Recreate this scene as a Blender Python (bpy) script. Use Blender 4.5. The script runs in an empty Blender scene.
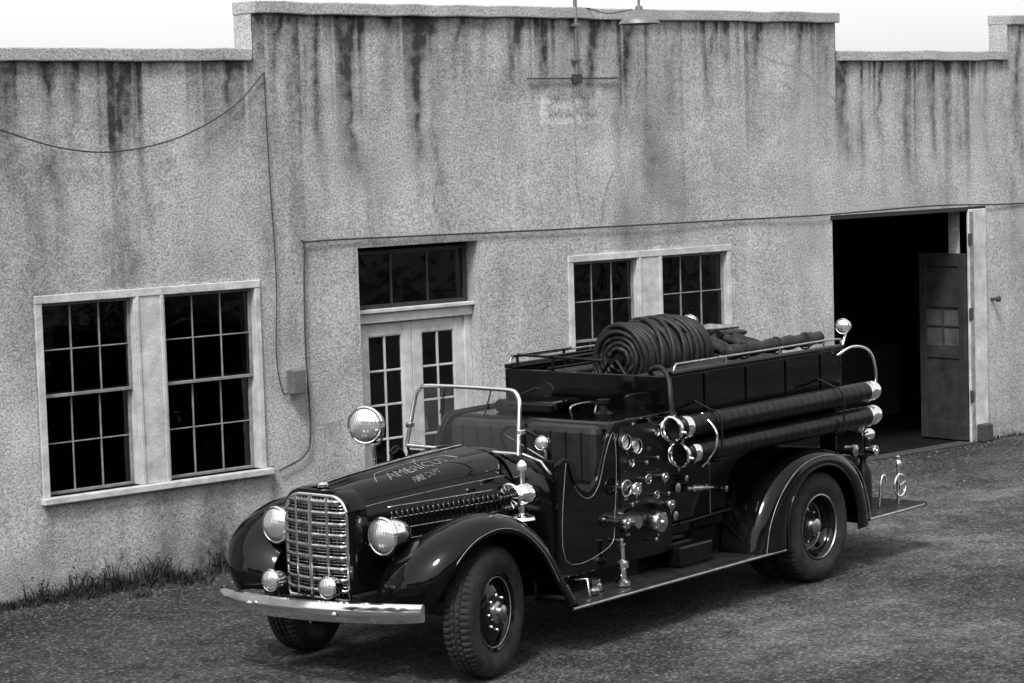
import bpy, bmesh, math, random
import numpy as np
from mathutils import Vector, Matrix
random.seed(7); rng=np.random.default_rng(5)
D=bpy.data; C=bpy.context; COL=C.collection
R2=math.radians
# ---------------------------------------------------------------- materials
def newmat(name):
    m=D.materials.new(name); m.use_nodes=True
    nt=m.node_tree; b=nt.nodes["Principled BSDF"]; return m,nt,b
def N(nt,t,**k):
    n=nt.nodes.new(t)
    for a,v in k.items():
        if a.startswith("i_"): n.inputs[a[2:].replace("_"," ")].default_value=v
        else: setattr(n,a,v)
    return n
def grey(v): return (v,v,v,1)
def mrange(nt,src,a,c,lo,hi):
    r=N(nt,"ShaderNodeMapRange")
    for k,v_ in (("From Min",a),("From Max",c),("To Min",lo),("To Max",hi)): r.inputs[k].default_value=v_
    nt.links.new(src,r.inputs["Value"]); return r.outputs[0]
def op(nt,o,a,c):
    n=N(nt,"ShaderNodeMath",operation=o)
    for i,s in enumerate((a,c)):
        if isinstance(s,(float,int)): n.inputs[i].default_value=s
        else: nt.links.new(s,n.inputs[i])
    return n.outputs[0]
def simple(name,col,rough=.5,metal=0,noise=0,nscale=8,bump=0,bscale=60,roughvar=0,spec=.5,dust=0):
    m,nt,b=newmat(name); L=nt.links
    b.inputs["Base Color"].default_value=grey(col); b.inputs["Roughness"].default_value=rough
    b.inputs["Metallic"].default_value=metal; b.inputs["Specular IOR Level"].default_value=spec
    tc=N(nt,"ShaderNodeTexCoord"); out=None
    if noise:
        n=N(nt,"ShaderNodeTexNoise",i_Scale=nscale,i_Detail=5.0,i_Roughness=.65); L.new(tc.outputs["Object"],n.inputs["Vector"])
        out=mrange(nt,n.outputs["Fac"],.3,.7,col*(1-noise),col*(1+noise)); L.new(out,b.inputs["Base Color"])
    if dust:   # road dust settled on the lower surfaces
        g=N(nt,"ShaderNodeNewGeometry"); sx=N(nt,"ShaderNodeSeparateXYZ"); L.new(g.outputs["Position"],sx.inputs[0])
        n2=N(nt,"ShaderNodeTexNoise",i_Scale=9.0,i_Detail=5.0); L.new(g.outputs["Position"],n2.inputs["Vector"])
        h=mrange(nt,sx.outputs[2],.25,.95,dust,0.0); a=op(nt,'MULTIPLY',h,mrange(nt,n2.outputs["Fac"],.3,.7,.2,1.6))
        e=op(nt,'ADD',out if out is not None else col,a); L.new(e,b.inputs["Base Color"])
    if roughvar:
        n=N(nt,"ShaderNodeTexNoise",i_Scale=5.0,i_Detail=6.0,i_Roughness=.7); L.new(tc.outputs["Object"],n.inputs["Vector"])
        r=mrange(nt,n.outputs["Fac"],.3,.7,max(.02,rough-roughvar),rough+roughvar); L.new(r,b.inputs["Roughness"])
    if bump:
        n=N(nt,"ShaderNodeTexNoise",i_Scale=bscale,i_Detail=3.0); L.new(tc.outputs["Object"],n.inputs["Vector"])
        bp=N(nt,"ShaderNodeBump",i_Strength=bump,i_Distance=.01); L.new(n.outputs["Fac"],bp.inputs["Height"]); L.new(bp.outputs[0],b.inputs["Normal"])
    return m
M={}
M['paint']=simple("enamel_paint",.002,.06,0,noise=.6,nscale=3,roughvar=.04,bump=.03,bscale=3,spec=.3,dust=.004)
M['black']=simple("black_iron",.005,.4,noise=.4,nscale=12,roughvar=.15,spec=.25,dust=.010)
M['under']=simple("underbody",.004,.85,spec=.1)
M['rubber']=simple("tyre_rubber",.011,.75,noise=.6,nscale=14,bump=.4,bscale=50,spec=.22,dust=.016)
M['chrome']=simple("chrome",.88,.08,1,noise=.1,nscale=6,roughvar=.05)
M['nickel']=simple("dull_nickel",.42,.26,1,noise=.35,nscale=14,roughvar=.12)
M['stripe']=simple("gold_leaf",.26,.4,.4,noise=.5,nscale=20)
M['lettering']=simple("worn_gold_lettering",.15,.45,.3,noise=.7,nscale=14)
M['leather']=simple("seat_leather",.016,.42,noise=.4,nscale=10,bump=.3,bscale=25,spec=.3)
M['hose']=simple("hose_rubber",.011,.5,noise=.6,nscale=20,bump=.3,bscale=70,spec=.3)
M['canvas']=simple("canvas_hose",.025,.85,noise=.6,nscale=12,bump=.5,bscale=90,spec=.2)
M['hardhose']=simple("suction_hose",.004,.34,noise=.5,nscale=7,roughvar=.12,spec=.2)
M['dial']=simple("dial_face",.5,.4,noise=.3,nscale=40)
M['white']=simple("white_paint",.46,.65,noise=.3,nscale=6,bump=.4,bscale=35)
M['sash']=simple("sash_paint",.2,.6,noise=.4,nscale=9,bump=.3,bscale=35)
M['darkframe']=simple("dark_frame",.02,.6,noise=.4)
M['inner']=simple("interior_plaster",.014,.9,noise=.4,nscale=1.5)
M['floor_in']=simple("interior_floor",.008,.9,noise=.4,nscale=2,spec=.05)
M['doorgrey']=simple("grey_door_paint",.030,.6,noise=.4,nscale=5,bump=.2,bscale=20,spec=.2)
M['leafglass']=simple("dusty_door_glass",.075,.3,noise=.4,nscale=5)
M['iron']=simple("weathered_iron",.04,.7,noise=.5,nscale=15)
M['galv']=simple("galvanised",.16,.5,.4,noise=.3,nscale=10)
M['bark']=simple("bark",.05,.9,noise=.4)
M['leaf']=simple("tree_leaf",.05,.7,noise=.5,nscale=2)
def glassmat(name,tint,gl,rough=.03,bmp=.0):
    m=D.materials.new(name); m.use_nodes=True; nt=m.node_tree; nt.nodes.clear(); L=nt.links
    o=N(nt,"ShaderNodeOutputMaterial"); t=N(nt,"ShaderNodeBsdfTransparent"); t.inputs[0].default_value=grey(tint)
    g=N(nt,"ShaderNodeBsdfGlossy"); g.inputs["Roughness"].default_value=rough; g.inputs["Color"].default_value=grey(.9)
    mx=N(nt,"ShaderNodeMixShader"); f=N(nt,"ShaderNodeFresnel",i_IOR=1.5)
    mr=N(nt,"ShaderNodeMath",operation='MULTIPLY'); mr.inputs[1].default_value=gl
    L.new(f.outputs[0],mr.inputs[0]); L.new(mr.outputs[0],mx.inputs[0]); L.new(t.outputs[0],mx.inputs[1]); L.new(g.outputs[0],mx.inputs[2]); L.new(mx.outputs[0],o.inputs[0])
    if bmp:
        tc=N(nt,"ShaderNodeTexCoord"); n=N(nt,"ShaderNodeTexNoise",i_Scale=2.5,i_Detail=2.0); L.new(tc.outputs["Object"],n.inputs["Vector"])
        bp=N(nt,"ShaderNodeBump",i_Strength=bmp,i_Distance=.05); L.new(n.outputs["Fac"],bp.inputs["Height"]); L.new(bp.outputs[0],g.inputs["Normal"])
    return m
M['winglass']=glassmat("window_glass",.5,1.0,.04,.2)
M['shield']=glassmat("windshield_glass",.86,2.4)
def lensmat():
    m,nt,b=newmat("lamp_lens"); L=nt.links
    b.inputs["Base Color"].default_value=grey(.85); b.inputs["Metallic"].default_value=.85; b.inputs["Roughness"].default_value=.14
    b.inputs["Coat Weight"].default_value=1
    tc=N(nt,"ShaderNodeTexCoord"); w=N(nt,"ShaderNodeTexWave",i_Scale=16.0); w.bands_direction='Y'
    L.new(tc.outputs["Object"],w.inputs["Vector"]); bp=N(nt,"ShaderNodeBump",i_Strength=.12,i_Distance=.01); L.new(w.outputs["Fac"],bp.inputs["Height"]); L.new(bp.outputs[0],b.inputs["Normal"])
    return m
M['lens']=lensmat()

# ---------------------------------------------------------------- mesh helpers
def obj(name,verts,faces,mat,parent=None,smooth=False,bevel=0,sub=0,solid=0,segs=2,autosm=None):
    me=D.meshes.new(name); me.from_pydata([tuple(v) for v in verts],[],[tuple(f) for f in faces]); me.update()
    if len(faces)>1:
        bm=bmesh.new(); bm.from_mesh(me); bmesh.ops.recalc_face_normals(bm,faces=bm.faces); bm.to_mesh(me); bm.free()
    if mat: me.materials.append(mat)
    o=D.objects.new(name,me); COL.objects.link(o)
    if parent: o.parent=parent
    if smooth:
        me.polygons.foreach_set("use_smooth",[True]*len(me.polygons))
        if autosm:
            me.set_sharp_from_angle(angle=R2(autosm))
    if solid:
        s=o.modifiers.new("s","SOLIDIFY"); s.thickness=solid; s.offset=0
    if bevel:
        b=o.modifiers.new("b","BEVEL"); b.width=bevel; b.segments=segs; b.limit_method='ANGLE'; b.angle_limit=R2(35)
    if sub:
        s=o.modifiers.new("u","SUBSURF"); s.levels=sub; s.render_levels=sub
    return o
def empty(name,loc=(0,0,0),rz=0):
    e=D.objects.new(name,None); e.location=loc; e.rotation_euler=(0,0,rz); COL.objects.link(e); return e
def box(name,a,b,mat,parent=None,bevel=.006):
    x0,y0,z0=a; x1,y1,z1=b
    v=[(x0,y0,z0),(x1,y0,z0),(x1,y1,z0),(x0,y1,z0),(x0,y0,z1),(x1,y0,z1),(x1,y1,z1),(x0,y1,z1)]
    f=[(0,3,2,1),(4,5,6,7),(0,1,5,4),(1,2,6,5),(2,3,7,6),(3,0,4,7)]
    return obj(name,v,f,mat,parent,bevel=bevel)
def frame_from(d):
    d=Vector(d).normalized(); u=Vector((0,0,1)) if abs(d.z)<.9 else Vector((1,0,0))
    a=d.cross(u).normalized(); b=d.cross(a).normalized(); return d,a,b
def lathe(name,o,axis,prof,mat,parent=None,seg=32,cap0=True,cap1=True,autosm=40,mod=None):
    d,a,b=frame_from(axis); o=Vector(o); V=[];F=[]
    for (r,h) in prof:
        k=len(V)//seg
        for i in range(seg):
            t=2*math.pi*i/seg; rr=r*(mod(k,i) if mod else 1)
            V.append(o+d*h+(a*math.cos(t)+b*math.sin(t))*rr)
    n=len(prof)
    for j in range(n-1):
        for i in range(seg):
            F.append((j*seg+i,j*seg+(i+1)%seg,(j+1)*seg+(i+1)%seg,(j+1)*seg+i))
    if cap0: F.append(tuple(range(seg)))
    if cap1: F.append(tuple((n-1)*seg+i for i in range(seg)))
    return obj(name,V,F,mat,parent,smooth=True,autosm=autosm)
def cyl(name,p0,p1,r,mat,parent=None,seg=20,r1=None):
    p0=Vector(p0);p1=Vector(p1); return lathe(name,p0,p1-p0,[(r,0),(r if r1 is None else r1,(p1-p0).length)],mat,parent,seg)
def catmull(P,n=8,closed=False):
    P=[Vector(p) for p in P]; out=[]; m=len(P); rngN=m if closed else m-1
    for i in range(rngN):
        p1=P[i];p2=P[(i+1)%m]; p0=P[i-1] if (i>0 or closed) else p1*2-p2; p3=P[(i+2)%m] if (i+2<m or closed) else p2*2-p1
        for k in range(n):
            t=k/n; out.append(.5*((2*p1)+(p2-p0)*t+(2*p0-5*p1+4*p2-p3)*t*t+(3*p1-p0-3*p2+p3)*t**3))
    if not closed: out.append(P[-1])
    return out
def sweep_geo(P,r,seg=8,closed=False):
    P=[Vector(p) for p in P]; n=len(P); V=[];F=[]; prev=None
    for i in range(n):
        if closed: t=(P[(i+1)%n]-P[i-1])
        else: t=P[min(i+1,n-1)]-P[max(i-1,0)]
        t.normalize()
        if prev is None:
            _,a,_b=frame_from(t)
        else:
            a=prev-t*prev.dot(t); a.normalize()
        prev=a; b=t.cross(a)
        for k in range(seg):
            th=2*math.pi*k/seg; V.append(P[i]+(a*math.cos(th)+b*math.sin(th))*r)
    m=n if closed else n-1
    for i in range(m):
        for k in range(seg):
            j=(i+1)%n; F.append((i*seg+k,i*seg+(k+1)%seg,j*seg+(k+1)%seg,j*seg+k))
    if not closed: F.append(tuple(range(seg))); F.append(tuple((n-1)*seg+k for k in range(seg)))
    return V,F
def tube(name,P,r,mat,parent=None,seg=8,closed=False,smooth_n=0):
    if smooth_n: P=catmull(P,smooth_n,closed)
    V,F=sweep_geo(P,r,seg,closed); return obj(name,V,F,mat,parent,smooth=True,autosm=50)
def merge_geo(L):
    V=[];F=[]
    for v,f in L:
        k=len(V); V+=list(v); F+=[tuple(i+k for i in q) for q in f]
    return V,F
def loft(name,rows,mat,parent=None,closed=False,sub=0,solid=0,smooth=True,autosm=None,capends=False):
    n=len(rows[0]); V=[p for r in rows for p in r]; F=[]
    for j in range(len(rows)-1):
        for i in range(n if closed else n-1):
            F.append((j*n+i,j*n+(i+1)%n,(j+1)*n+(i+1)%n,(j+1)*n+i))
    if capends: F.append(tuple(range(n))); F.append(tuple((len(rows)-1)*n+i for i in range(n)))
    return obj(name,V,F,mat,parent,smooth=smooth,sub=sub,solid=solid,autosm=autosm)
def plate(name,poly,y,th,mat,parent=None,bevel=.012):
    n=len(poly); V=[(x,y,z) for x,z in poly]+[(x,y+th,z) for x,z in poly]
    F=[tuple(range(n)),tuple(range(2*n-1,n-1,-1))]+[(i,(i+1)%n,(i+1)%n+n,i+n) for i in range(n)]
    return obj(name,V,F,mat,parent,bevel=bevel,segs=3)
def text(name,s,size,mat,fn,parent=None,squash=1.0):
    cu=D.curves.new(name,"FONT"); cu.body=s; cu.size=size; cu.align_x='CENTER'
    o=D.objects.new(name,cu); COL.objects.link(o)
    dg=C.evaluated_depsgraph_get(); me=D.meshes.new_from_object(o.evaluated_get(dg)); D.objects.remove(o)
    for v in me.vertices: v.co=Vector(fn(v.co.x*squash,v.co.y))
    me.materials.clear(); me.materials.append(mat); q=D.objects.new(name,me); COL.objects.link(q)
    if parent: q.parent=parent
    return q

# ---------------------------------------------------------------- ground
def ground():
    m,nt,b=newmat("worn_asphalt"); L=nt.links
    g=N(nt,"ShaderNodeNewGeometry")
    n1=N(nt,"ShaderNodeTexNoise",i_Scale=.55,i_Detail=6.0,i_Roughness=.62)
    n2=N(nt,"ShaderNodeTexNoise",i_Scale=26.0,i_Detail=5.0,i_Roughness=.85)
    v=N(nt,"ShaderNodeTexVoronoi",i_Scale=48.0)
    n3=N(nt,"ShaderNodeTexNoise",i_Scale=2.9,i_Detail=8.0,i_Roughness=.75)
    for n in (n1,n2,v,n3): L.new(g.outputs["Position"],n.inputs["Vector"])
    base=op(nt,'MULTIPLY',mrange(nt,n1.outputs["Fac"],.41,.60,.022,.066),mrange(nt,n3.outputs["Fac"],.38,.62,.45,1.45))
    sx=N(nt,"ShaderNodeSeparateXYZ"); L.new(g.outputs["Position"],sx.inputs[0])
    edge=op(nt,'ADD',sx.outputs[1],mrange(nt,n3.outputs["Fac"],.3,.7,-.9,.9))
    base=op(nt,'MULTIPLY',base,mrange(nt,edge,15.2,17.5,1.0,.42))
    base=op(nt,'MULTIPLY',base,mrange(nt,sx.outputs[0],8.5,15.0,.72,1.3))
    base=op(nt,'MULTIPLY',base,mrange(nt,n2.outputs["Fac"],.40,.60,.25,1.9))
    sc=N(nt,"ShaderNodeSeparateColor"); L.new(v.outputs["Color"],sc.inputs[0])
    e=op(nt,'ADD',base,mrange(nt,sc.outputs[0],.75,.97,0,.10))
    L.new(e,b.inputs["Base Color"]); b.inputs["Roughness"].default_value=.85; b.inputs["Specular IOR Level"].default_value=.25
    bp=N(nt,"ShaderNodeBump",i_Strength=1.0,i_Distance=.02); L.new(n2.outputs["Fac"],bp.inputs["Height"]); L.new(bp.outputs[0],b.inputs["Normal"])
    V=[(-300,-300,0),(300,-300,0),(300,300,0),(-300,300,0)]
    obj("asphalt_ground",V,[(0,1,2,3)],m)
ground()
def gravel():
    r=random.Random(11); V=[];F=[]
    for _ in range(5200):
        x=5+r.random()*19; y=9.5+r.random()*8.2
        if r.random()<.35: y=17.7-abs(r.gauss(0,.5))
        s=.004+.009*r.random()**2.5+(.012 if r.random()<.02 else 0); k=len(V); a=r.random()*6.3
        for j in range(5):
            t=a+j*1.257; V.append((x+math.cos(t)*s*(.7+.5*r.random()),y+math.sin(t)*s*(.7+.5*r.random()),0.0))
        V.append((x+r.uniform(-.3,.3)*s,y+r.uniform(-.3,.3)*s,s*(.5+.5*r.random())))
        for j in range(5): F.append((k+j,k+(j+1)%5,k+5))
    m=simple("loose_stone",.10,.9,noise=.7,nscale=30); obj("loose_gravel",V,F,m)
gravel()

# ---------------------------------------------------------------- building
YW=17.785
bld=empty("stucco_building")
XL,XR=2.0,34.0
holes=[(10.03,12.29,.87,2.57),(13.47,14.96,0,2.84),(16.19,18.52,.84,2.58),(20.23,22.66,0,2.81)]
segs=[(XL,12.35,4.60),(12.35,20.34,5.03),(20.34,23.50,4.61),(23.50,XR,5.05)]
def noise1(x,scale,seed):
    r=np.random.default_rng(seed); n=4000; t=r.random(n); xs=(x*scale)%(n-2); i=np.floor(xs).astype(int); f=xs-i; f=f*f*(3-2*f); return t[i]*(1-f)+t[i+1]*f
def noise2(x,z,sx,sz,seed):
    r=np.random.default_rng(seed); T=r.random((512,512)); a=(x*sx)%510; b_=(z*sz)%510
    i=np.floor(a).astype(int); j=np.floor(b_).astype(int); f=a-i; g=b_-j; f=f*f*(3-2*f); g=g*g*(3-2*g)
    return (T[i,j]*(1-f)+T[i+1,j]*f)*(1-g)+(T[i,j+1]*(1-f)+T[i+1,j+1]*f)*g
def wall():
    bx=sorted(set([XL,9.3,XR,24.6]+[h[0] for h in holes]+[h[1] for h in holes]+[s[1] for s in segs]))
    bz=sorted(set([0]+[h[2] for h in holes]+[h[3] for h in holes]+[s[2] for s in segs]))
    def lines(b,st,coarse=None):
        o=[]
        for i in range(len(b)-1):
            s=st if (coarse is None or (b[i]>=9.29 and b[i+1]<=24.61)) else .5
            n=max(1,int(math.ceil((b[i+1]-b[i])/s))); o+=[b[i]+(b[i+1]-b[i])*k/n for k in range(n)]
        o.append(b[-1]); return np.array(o)
    xs=lines(bx,.018,1); zs=lines(bz,.026)
    X,Z=np.meshgrid(xs,zs,indexing='ij'); nx,nz=X.shape
    xc=(xs[:-1]+xs[1:])/2; zc=(zs[:-1]+zs[1:])/2; XC,ZC=np.meshgrid(xc,zc,indexing='ij')
    keep=np.ones_like(XC,bool)
    for h in holes: keep&=~((XC>h[0])&(XC<h[1])&(ZC>h[2])&(ZC<h[3]))
    top=np.zeros_like(XC)
    for s in segs: top[(XC>=s[0])&(XC<s[1])]=s[2]
    keep&=ZC<top
    I,J=np.nonzero(keep); f=np.stack([I*nz+J,(I+1)*nz+J,(I+1)*nz+J+1,I*nz+J+1],1)
    xf=X.ravel(); zf=Z.ravel()
    yoff=(noise2(xf,zf,.8,.8,3)-.5)*.03
    onedge=np.zeros_like(xf,bool)
    for h in holes: onedge|=(xf>h[0]-.04)&(xf<h[1]+.04)&(zf>h[2]-.04)&(zf<h[3]+.04)
    yoff[onedge]=0
    co=np.stack([xf,np.full_like(xf,YW)+yoff,zf],1)
    me=D.meshes.new("front_wall"); me.vertices.add(len(co)); me.vertices.foreach_set("co",co.ravel())
    me.loops.add(f.size); me.loops.foreach_set("vertex_index",f.ravel()); me.polygons.add(len(f)); me.polygons.foreach_set("loop_start",np.arange(0,f.size,4)); me.update(calc_edges=True); me.validate()
    tp=np.zeros_like(xf)
    for s in segs: tp[(xf>=s[0]-1e-6)]=s[2]
    d=np.zeros_like(xf)
    wob=(noise1(zf,1.6,11)-.5)*.12+(noise1(zf,6,12)-.5)*.05
    st=[(13.05,.03,.06,5.03,3.2,1.1),(13.42,.10,.085,5.03,2.6,1.3),(13.55,.02,.06,5.03,3.9,.8),(12.80,0,.07,5.03,4.0,.7),(12.6,0,.05,5.03,3.9,.5),
        (10.95,-.02,.16,4.6,2.0,1.2),(11.12,.02,.08,4.6,2.7,.9),(10.25,.0,.08,4.6,2.7,.7),(10.5,.0,.06,4.6,3.5,.6),(9.9,.03,.09,4.6,3.1,.7),(11.75,.0,.07,4.6,3.4,.6),(12.1,.0,.05,4.6,3.7,.5),
        (14.3,.02,.08,5.03,3.6,1.15),(14.42,.06,.05,5.03,2.9,.7),(13.9,.0,.10,5.03,4.0,.6),(14.75,0,.07,5.03,4.0,.6),(15.1,0,.06,5.03,4.3,.5),
        (15.5,0,.13,5.03,4.2,.95),(15.9,0,.10,5.03,4.2,.95),(16.2,0,.10,5.03,4.2,.8),(16.6,-.08,.11,5.03,3.7,1.25),(17.1,-.12,.07,5.03,2.8,.75),(17.75,0,.08,5.03,3.8,.65),
        (18.3,0,.08,5.03,4.0,.6),(19.0,.05,.11,5.03,3.6,.7),(19.7,0,.07,5.03,3.9,.6),(20.2,0,.06,5.03,3.5,.7),
        (20.5,.05,.08,4.6,3.3,1.2),(20.8,.0,.06,4.6,3.1,.9),(21.15,0,.05,4.6,3.5,.8),(21.6,.0,.06,4.6,3.1,.85),(22.1,.0,.07,4.6,3.2,.9),(22.6,0,.06,4.6,3.4,.75),(23.1,0,.06,4.6,3.1,.8),(23.7,0,.07,5.05,3.3,.9),(24.1,0,.06,5.05,3.3,.8),
        (12.4,.05,.06,.85,.05,.5),(10.05,0,.08,.85,.1,.55),(11.2,0,.12,.85,.05,.4),(13.1,0,.2,1.2,-.2,.35),(15.3,.02,.1,2.8,1.2,.35),(19.2,0,.15,2.8,1.4,.35)]
    for (x0,dr,w,z0,z1,s) in st:
        u=np.clip((z0-zf)/(z0-z1),0,1.2)
        cx=x0+dr*(z0-zf)+wob*(1+.5*math.sin(x0*9))
        wid=w*(.6+.9*u)*(.55+.9*noise1(zf,3,int(x0*100)))
        env=np.clip(1-u,0,1)**.6*(zf<=z0+.02)*(.4+.9*noise1(zf,2.2,int(x0*77)))
        q=np.abs((xf-cx)/wid)
        d=np.maximum(d,s*env*np.exp(-q**1.5)*(.6+.6*noise2(xf,zf,28,2.2,int(x0*31))))
    dep=(tp-zf); ln=.15+2.3*noise1(xf,7,21)**2.3
    d+=.8*np.clip(1-dep/ln,0,1)*(noise1(xf,22,22)>.40)*noise1(xf,9,23)
    d+=.45*np.exp(-dep/.25)*noise2(xf,zf,3,3,24)
    d+=.45*np.exp(-zf/.3)*(.4+noise2(xf,zf,3,5,25))
    d+=.6*np.clip(noise2(xf,zf,1.1,.35,26)-.45,0,1)*2*(noise2(xf,zf,9,1.4,27))
    d+=.22*noise2(xf,zf,16,1.2,28)*noise2(xf,zf,2,.6,29)
    def crack(P,w,s):
        nonlocal d
        for (a,b_) in zip(P[:-1],P[1:]):
            ax,az=a; bx_,bz_=b_; L2=(bx_-ax)**2+(bz_-az)**2
            t=np.clip(((xf-ax)*(bx_-ax)+(zf-az)*(bz_-az))/L2,0,1)
            dd=np.hypot(xf-(ax+t*(bx_-ax))+(noise1(zf,9,31)-.5)*.05,zf-(az+t*(bz_-az))+(noise1(xf,9,32)-.5)*.05)
            d=np.maximum(d,s*np.exp(-(dd/w)**2))
    crack([(14.35,4.1),(14.5,3.5),(14.42,3.2),(14.6,2.95)],.014,.7)
    crack([(15.0,4.85),(15.5,4.35),(15.6,4.1)],.014,.55)
    crack([(17.25,4.4),(17.0,3.7),(16.7,3.2),(16.55,2.65)],.016,.65)
    crack([(17.6,4.95),(18.5,4.75),(19.6,4.55),(20.5,4.1)],.014,.6)
    crack([(19.3,4.45),(20.0,4.1),(20.6,4.05)],.014,.5)
    crack([(16.35,4.4),(16.3,3.6),(16.38,2.9)],.012,.45)
    crack([(12.75,3.6),(12.7,3.0),(12.76,2.4),(12.72,2.0)],.012,.5)
    d=np.clip(d,0,1.1)
    sg=((xf>15.85)&(xf<16.72)&(zf>3.96)&(zf<4.36))*(noise2(xf,zf,14,14,41)>.25)*(.2+.8*noise2(xf,zf,4,4,43))
    at=me.attributes.new("dirt","FLOAT","POINT"); at.data.foreach_set("value",d.astype(np.float32))
    at=me.attributes.new("fade","FLOAT","POINT"); at.data.foreach_set("value",sg.astype(np.float32))
    o=D.objects.new("front_wall",me); COL.objects.link(o); o.parent=bld
    return o
def stucco(name,base,attr=True):
    m,nt,b=newmat(name); L=nt.links
    g=N(nt,"ShaderNodeNewGeometry")
    nf=N(nt,"ShaderNodeTexNoise",i_Scale=48.0,i_Detail=4.0,i_Roughness=.8); nm=N(nt,"ShaderNodeTexNoise",i_Scale=1.5,i_Detail=8.0,i_Roughness=.66); nb=N(nt,"ShaderNodeTexNoise",i_Scale=11.0,i_Detail=4.0)
    for n in (nf,nm,nb): L.new(g.outputs["Position"],n.inputs["Vector"])
    col=op(nt,'MULTIPLY',op(nt,'MULTIPLY',mrange(nt,nf.outputs["Fac"],.36,.62,.50,1.28),mrange(nt,nm.outputs["Fac"],.32,.68,.76,1.16)),base)
    if attr:
        a=N(nt,"ShaderNodeAttribute",attribute_name="dirt"); f=N(nt,"ShaderNodeAttribute",attribute_name="fade")
        dd=op(nt,'MULTIPLY',a.outputs["Fac"],mrange(nt,nb.outputs["Fac"],.3,.7,.7,1.25))
        inv=op(nt,'SUBTRACT',1.0,op(nt,'MULTIPLY',dd,.86))
        col=op(nt,'MULTIPLY',col,op(nt,'MAXIMUM',inv,.11))
        col=op(nt,'MULTIPLY',col,op(nt,'ADD',op(nt,'MULTIPLY',f.outputs["Fac"],.5),1.0))
    L.new(col,b.inputs["Base Color"]); b.inputs["Roughness"].default_value=.92; b.inputs["Specular IOR Level"].default_value=.2
    bp=N(nt,"ShaderNodeBump",i_Strength=1.0,i_Distance=.014); L.new(nf.outputs["Fac"],bp.inputs["Height"]); L.new(bp.outputs[0],b.inputs["Normal"])
    return m
M['stucco']=stucco("stucco",.50); M['stucco2']=stucco("stucco_plain",.45,False); M['cop']=stucco("coping_concrete",.42,False)
w=wall(); w.data.materials.append(M['stucco'])
TH=.28
for k,(x0,x1,z0,z1) in enumerate(holes):
    V=[(x0,YW,z0),(x0,YW,z1),(x1,YW,z1),(x1,YW,z0),(x0,YW+TH,z0),(x0,YW+TH,z1),(x1,YW+TH,z1),(x1,YW+TH,z0)]
    F=[(0,1,5,4),(1,2,6,5),(2,3,7,6)]+([(3,0,4,7)] if z0>0 else [])
    obj("reveal",V,F,M['stucco2'],bld)
def quad(name,P,mat,parent=bld): return obj(name,P,[(0,1,2,3)],mat,parent)
YB=YW+9
yb=YW+TH
prev=XL; zt=4.3
inn=[]
for (x0,x1,z0,z1) in holes:
    inn.append(((prev,yb,0),(x0,yb,0),(x0,yb,zt),(prev,yb,zt)))
    inn.append(((x0,yb,z1),(x1,yb,z1),(x1,yb,zt),(x0,yb,zt)))
    if z0>0: inn.append(((x0,yb,0),(x1,yb,0),(x1,yb,z0),(x0,yb,z0)))
    prev=x1
inn.append(((prev,yb,0),(XR,yb,0),(XR,yb,zt),(prev,yb,zt)))
inn+= [((XL,YB-.2,0),(XR,YB-.2,0),(XR,YB-.2,zt),(XL,YB-.2,zt)),((XL+.01,yb,zt),(XR-.01,yb,zt),(XR-.01,YB-.2,zt),(XL+.01,YB-.2,zt)),
       ((19.9,yb,0),(19.9,YB-.2,0),(19.9,YB-.2,zt),(19.9,yb,zt)),((26,yb,0),(26,YB-.2,0),(26,YB-.2,zt),(26,yb,zt))]
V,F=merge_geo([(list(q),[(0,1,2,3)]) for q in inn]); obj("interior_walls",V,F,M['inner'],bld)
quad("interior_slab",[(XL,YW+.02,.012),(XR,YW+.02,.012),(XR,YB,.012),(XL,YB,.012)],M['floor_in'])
V=[(XL,YW,0),(XL,YB,0),(XR,YB,0),(XR,YW,0),(XL,YW,4.6),(XL,YB,4.4),(XR,YB,4.4),(XR,YW,5.05)]
obj("outer_walls",V,[(0,1,5,4),(1,2,6,5),(2,3,7,6)],M['stucco2'],bld)
quad("roof_deck",[(XL,YW+TH,4.38),(XR,YW+TH,4.38),(XR,YB,4.38),(XL,YB,4.38)],M['iron'])
for i,(a,b_,z) in enumerate(segs):
    quad("parapet_back",[(a,YW+TH,4.3),(b_,YW+TH,4.3),(b_,YW+TH,z),(a,YW+TH,z)],M['stucco2'])
    n=max(2,int((b_-a)/.3)); rows=[]
    for k in range(n+1):
        x=a+(b_-a)*k/n; j1=(random.random()-.5)*.016; j2=(random.random()-.5)*.018
        if k==0: x-=.0 if z>4.9 else -.04
        if k==n: x+=.02 if z>4.9 else -.04
        rows.append([(x,YW-.055+j1,z-.0+j2),(x,YW-.055+j1,z+.115+j2),(x,YW+TH+.02,z+.125),(x,YW+TH+.02,z-.0)])
    o=loft("coping",rows,M['cop'],bld,closed=True,smooth=False,capends=True); bv=o.modifiers.new("b","BEVEL"); bv.width=.012; bv.segments=2; bv.limit_method='ANGLE'
for xx,z1 in ((12.35,5.03),(20.34,5.03),(23.50,5.05)):
    quad("parapet_end",[(xx,YW,4.6),(xx,YW+TH,4.6),(xx,YW+TH,z1),(xx,YW,z1)],M['stucco2'])

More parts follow.
